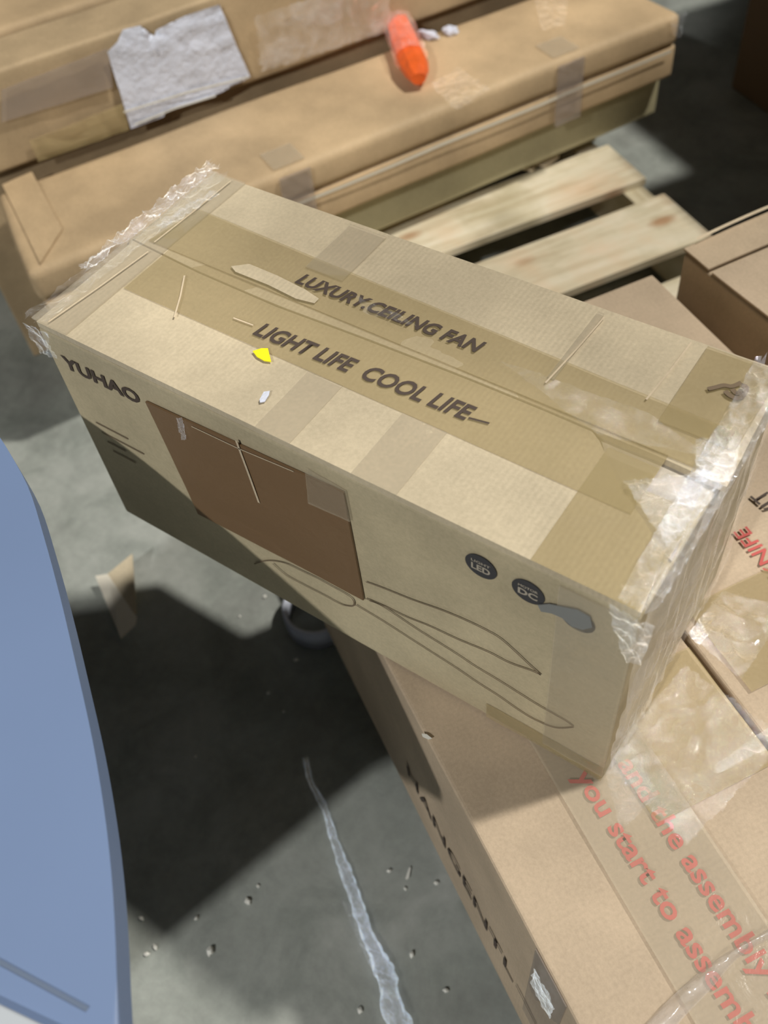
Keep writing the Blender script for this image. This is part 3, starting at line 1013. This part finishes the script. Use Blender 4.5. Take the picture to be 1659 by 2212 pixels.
for i in range(30):
    t = -1.0 + 1.25 * i / 29
    r = 0.5 + 0.62 * max(0, min(1, (t + 0.75) / 0.5))
    if t < -0.7:
        r = 0.45
    ring = []
    for k in range(24):
        a_ = 2 * math.pi * k / 24
        rr = r * 0.028 * (1 + 0.12 * noise.noise(Vector((t * 12, math.cos(a_) * 5, math.sin(a_) * 5))))
        ring.append(bm.verts.new(oc_c + rot @ Vector((t * Lp * 0.9, math.cos(a_) * rr, math.sin(a_) * rr * 0.8 + 0.005))))
    rings.append(ring)
for i in range(29):
    for k in range(24):
        bm.faces.new((rings[i][k], rings[i][(k + 1) % 24], rings[i + 1][(k + 1) % 24], rings[i + 1][k]))
finish('plastic_sleeve', bm, film_mat('packet_film', 0.16, tint=(0.9, 0.75, 0.78), gloss=0.25, rough=0.1, bumps=0.8, scale=60), op, True)
for (x, y, s, lb) in ((925, 82, (0.022, 0.008, 0.007), 'crumpled white paper bit touching the orange packet'), (972, 73, (0.015, 0.011, 0.008), 'crumpled white paper bit farther right of the orange packet')):
    o = finish('paper_scrap', blob(Vector((0, 0, 0)), s, x, 3, 0.6), M_PAPER, None)
    o.location = U(x, y, zt, 0.007)
    tag(o, lb, 'paper scrap')

# ------------------------------------------------------------------ blue-grey table at the left, close to the camera
hc = 0.40
ta = Vector((math.cos(math.radians(-35)), math.sin(math.radians(-35)), 0))
tp_ = Vector((ta.y, -ta.x, 0))
A0 = Vector((0.343, -0.312, 0))


def TB(a_, p_, z):
    q = A0 + ta * a_ + tp_ * p_
    return V(q.x, q.y, z)


edge_px = [(10, 960), (60, 1050), (95, 1160), (130, 1290), (165, 1440), (200, 1600), (225, 1750), (240, 1880), (248, 2000), (252, 2110)]
edge = [U(x, y, hc) for x, y in edge_px]
outline = [U(-60, 850, hc)] + smooth_line(edge, 4) + [TB(0.57, 0.03, hc), TB(0.60, 0.5, hc), TB(0.84, 1.2, hc), TB(0.90, 2.6, hc), TB(-0.20, 2.6, hc), TB(-0.20, 1.35, hc), TB(-0.15, 1.17, hc), TB(0.03, 1.06, hc), TB(0.06, 0.92, hc), TB(-0.35, 0.45, hc)]
tbl = thing('side_table', 'smooth pale blue grey table top close up at the left edge', 'table', Vector((TB(0.4, 1, 0).x, TB(0.4, 1, 0).y, 0)))
bm = poly_slab(outline, 0.030)
hor = [e for e in bm.edges if all(abs(v.co.z - outline[0].z) < 1e-4 for v in e.verts)]
bmesh.ops.bevel(bm, geom=hor, offset=0.007, segments=4, profile=0.5, affect='EDGES')
finish('table_top', bm, M_CAB, tbl)
for a_, p_ in ((0.72, 2.4), (-0.05, 2.4), (0.72, 1.2), (0.10, 1.2)):
    h_ = 0.03
    x0 = [TB(a_ - h_, p_ - h_, -0.729), TB(a_ + h_, p_ - h_, -0.729), TB(a_ + h_, p_ + h_, -0.729), TB(a_ - h_, p_ + h_, -0.729)]
    up_ = UP * ((hc + 0.729) * S - 0.03)
    finish('leg', hexa(x0, [p + up_ for p in x0], 0.003, 0, 0), M_CABD, tbl)
s0, s1 = U(-30, 2062, hc), U(190, 2181, hc)
finish('lid_groove', ribbon([s0, s0.lerp(s1, .5), s1], 0.0030, UP, 0.0008), M_CABD, tbl, label='dark groove line')
finish('edge_trim', hexa([U(-40, 2150, hc), U(170, 2250, hc), U(150, 2290, hc), U(-60, 2190, hc)], [U(-40, 2150, hc, .005), U(170, 2250, hc, .005), U(150, 2290, hc, .005), U(-60, 2190, hc, .005)], 0.002, 4, 0), M_CABL, tbl, label='pale raised trim')

# ------------------------------------------------------------------ things lying on the floor
ZFL = -0.73
cs = thing('cardboard_scrap', 'torn folded cardboard offcut standing on the concrete floor near the blue cabinet', 'cardboard piece', U(265, 1320, ZFL))
finish('pale_face', poly_slab([U(218, 1265, ZFL, .030), U(245, 1262, ZFL, .032), U(297, 1335, ZFL, .006), U(293, 1352, ZFL, .004), U(262, 1381, ZFL, .004)], 0.004), M_FOAMB, cs)
finish('folded_face', poly_slab([U(245, 1262, ZFL, .032), U(302, 1228, ZFL, .045), U(298, 1330, ZFL, .008), U(284, 1330, ZFL, .008)], 0.003), M_MAIN, cs)

rg = thing('tape_roll', 'white plastic tape core ring lying on the dark floor under the box', 'roll', U(690, 1365, ZFL))
bm = bmesh.new()
ctr = U(690, 1340, ZFL)
prof = [(0.052, 0.0), (0.060, 0.0), (0.060, 0.045), (0.052, 0.045)]
seg = 48
R_ = []
for k in range(seg):
    a_ = 2 * math.pi * k / seg
    R_.append([bm.verts.new(ctr + Vector((math.cos(a_) * r * 0.9, math.sin(a_) * r * 0.9, z + 0.0005))) for r, z in prof])
for k in range(seg):
    for j in range(4):
        bm.faces.new((R_[k][j], R_[(k + 1) % seg][j], R_[(k + 1) % seg][(j + 1) % 4], R_[k][(j + 1) % 4]))
finish('core_ring', bm, M_WHITEP, rg, True)

# long film strand
fs = thing('film_strand', 'twisted clear stretch film strand lying on the concrete floor', 'plastic film', U(790, 1950, ZFL))
cl = smooth_line([U(x, y, ZFL) for x, y in ((660, 1638), (672, 1690), (700, 1745), (722, 1810), (745, 1880), (770, 1950), (790, 2010), (815, 2065), (835, 2120), (860, 2200), (880, 2290))], 12)
wv = [0.011, 0.009, 0.011, 0.013, 0.016, 0.018, 0.020, 0.024, 0.030, 0.034, 0.036]
bm = bmesh.new()
rings = []
for i, p in enumerate(cl):
    d = (cl[min(i + 1, len(cl) - 1)] - cl[max(i - 1, 0)]).normalized()
    s = UP.cross(d)
    t = i / (len(cl) - 1) * (len(wv) - 1)
    k0 = min(int(t), len(wv) - 2)
    r = (wv[k0] * (1 - (t - k0)) + wv[k0 + 1] * (t - k0)) * 0.5
    ring = []
    for k in range(14):
        a_ = 2 * math.pi * k / 14 + i * 0.07
        rr = r * (0.75 + 0.6 * noise.noise(Vector((math.cos(a_) * 2.5, math.sin(a_) * 2.5, i * 0.12))))
        ring.append(bm.verts.new(p + s * math.cos(a_) * rr + UP * (r * 0.62 + math.sin(a_) * rr * 0.6)))
    rings.append(ring)
for i in range(len(rings) - 1):
    for k in range(14):
        bm.faces.new((rings[i][k], rings[i][(k + 1) % 14], rings[i + 1][(k + 1) % 14], rings[i + 1][k]))
finish('film_twist', bm, M_FILMD, fs, True)
finish('film_tail', sheet([U(735, 1945, ZFL), U(785, 1970, ZFL), U(860, 2120, ZFL), U(800, 2090, ZFL)], UP, 40, 40, 0.008, 30, 81), M_FILM, fs, True)

# crumbs
crumb = finish('foam_crumb', blob(Vector((0, 0, 0)), (0.0042, 0.0035, 0.003), 4, 2, 0.4), M_FOAM, None)
tag(crumb, 'tiny white crumb scattered on the dark concrete floor', 'crumb', 'crumbs on the floor')
sp_ = [(572, 1290, .8), (640, 1427, .9), (518, 1332, .5), (306, 1985, 1.0), (336, 2047, 1.0), (318, 2062, 1.0), (455, 2056, 1.4), (425, 1984, .8), (536, 1948, 1.1), (558, 1914, .6), (580, 1498, .6), (778, 2183, .9), (841, 1882, .8), (890, 2063, 1.0), (963, 2140, .9), (876, 1920, .6), (943, 1908, .8), (423, 1635, .6), (613, 1538, .5)]
for i, (x, y, s) in enumerate(sp_):
    o = crumb if i == 0 else crumb.copy()
    if i:
        C.objects.link(o)
    o.location = U(x, y, ZFL, 0.0025 * s)
    o.scale = (s, s * (0.8 + 0.4 * random.random()), s)
    o.rotation_euler = (0, 0, random.random() * 6)
tag(finish('plastic_sliver', poly_slab([U(x, y, ZFL, .004) - U(882, 1888, ZFL) for x, y in ((876, 1899), (884, 1876), (888, 1875), (884, 1898), (879, 1902))], 0.0015), M_FOAM, None), 'thin white sliver on the floor between film strand and lettered box', 'sliver').location = U(882, 1888, ZFL)
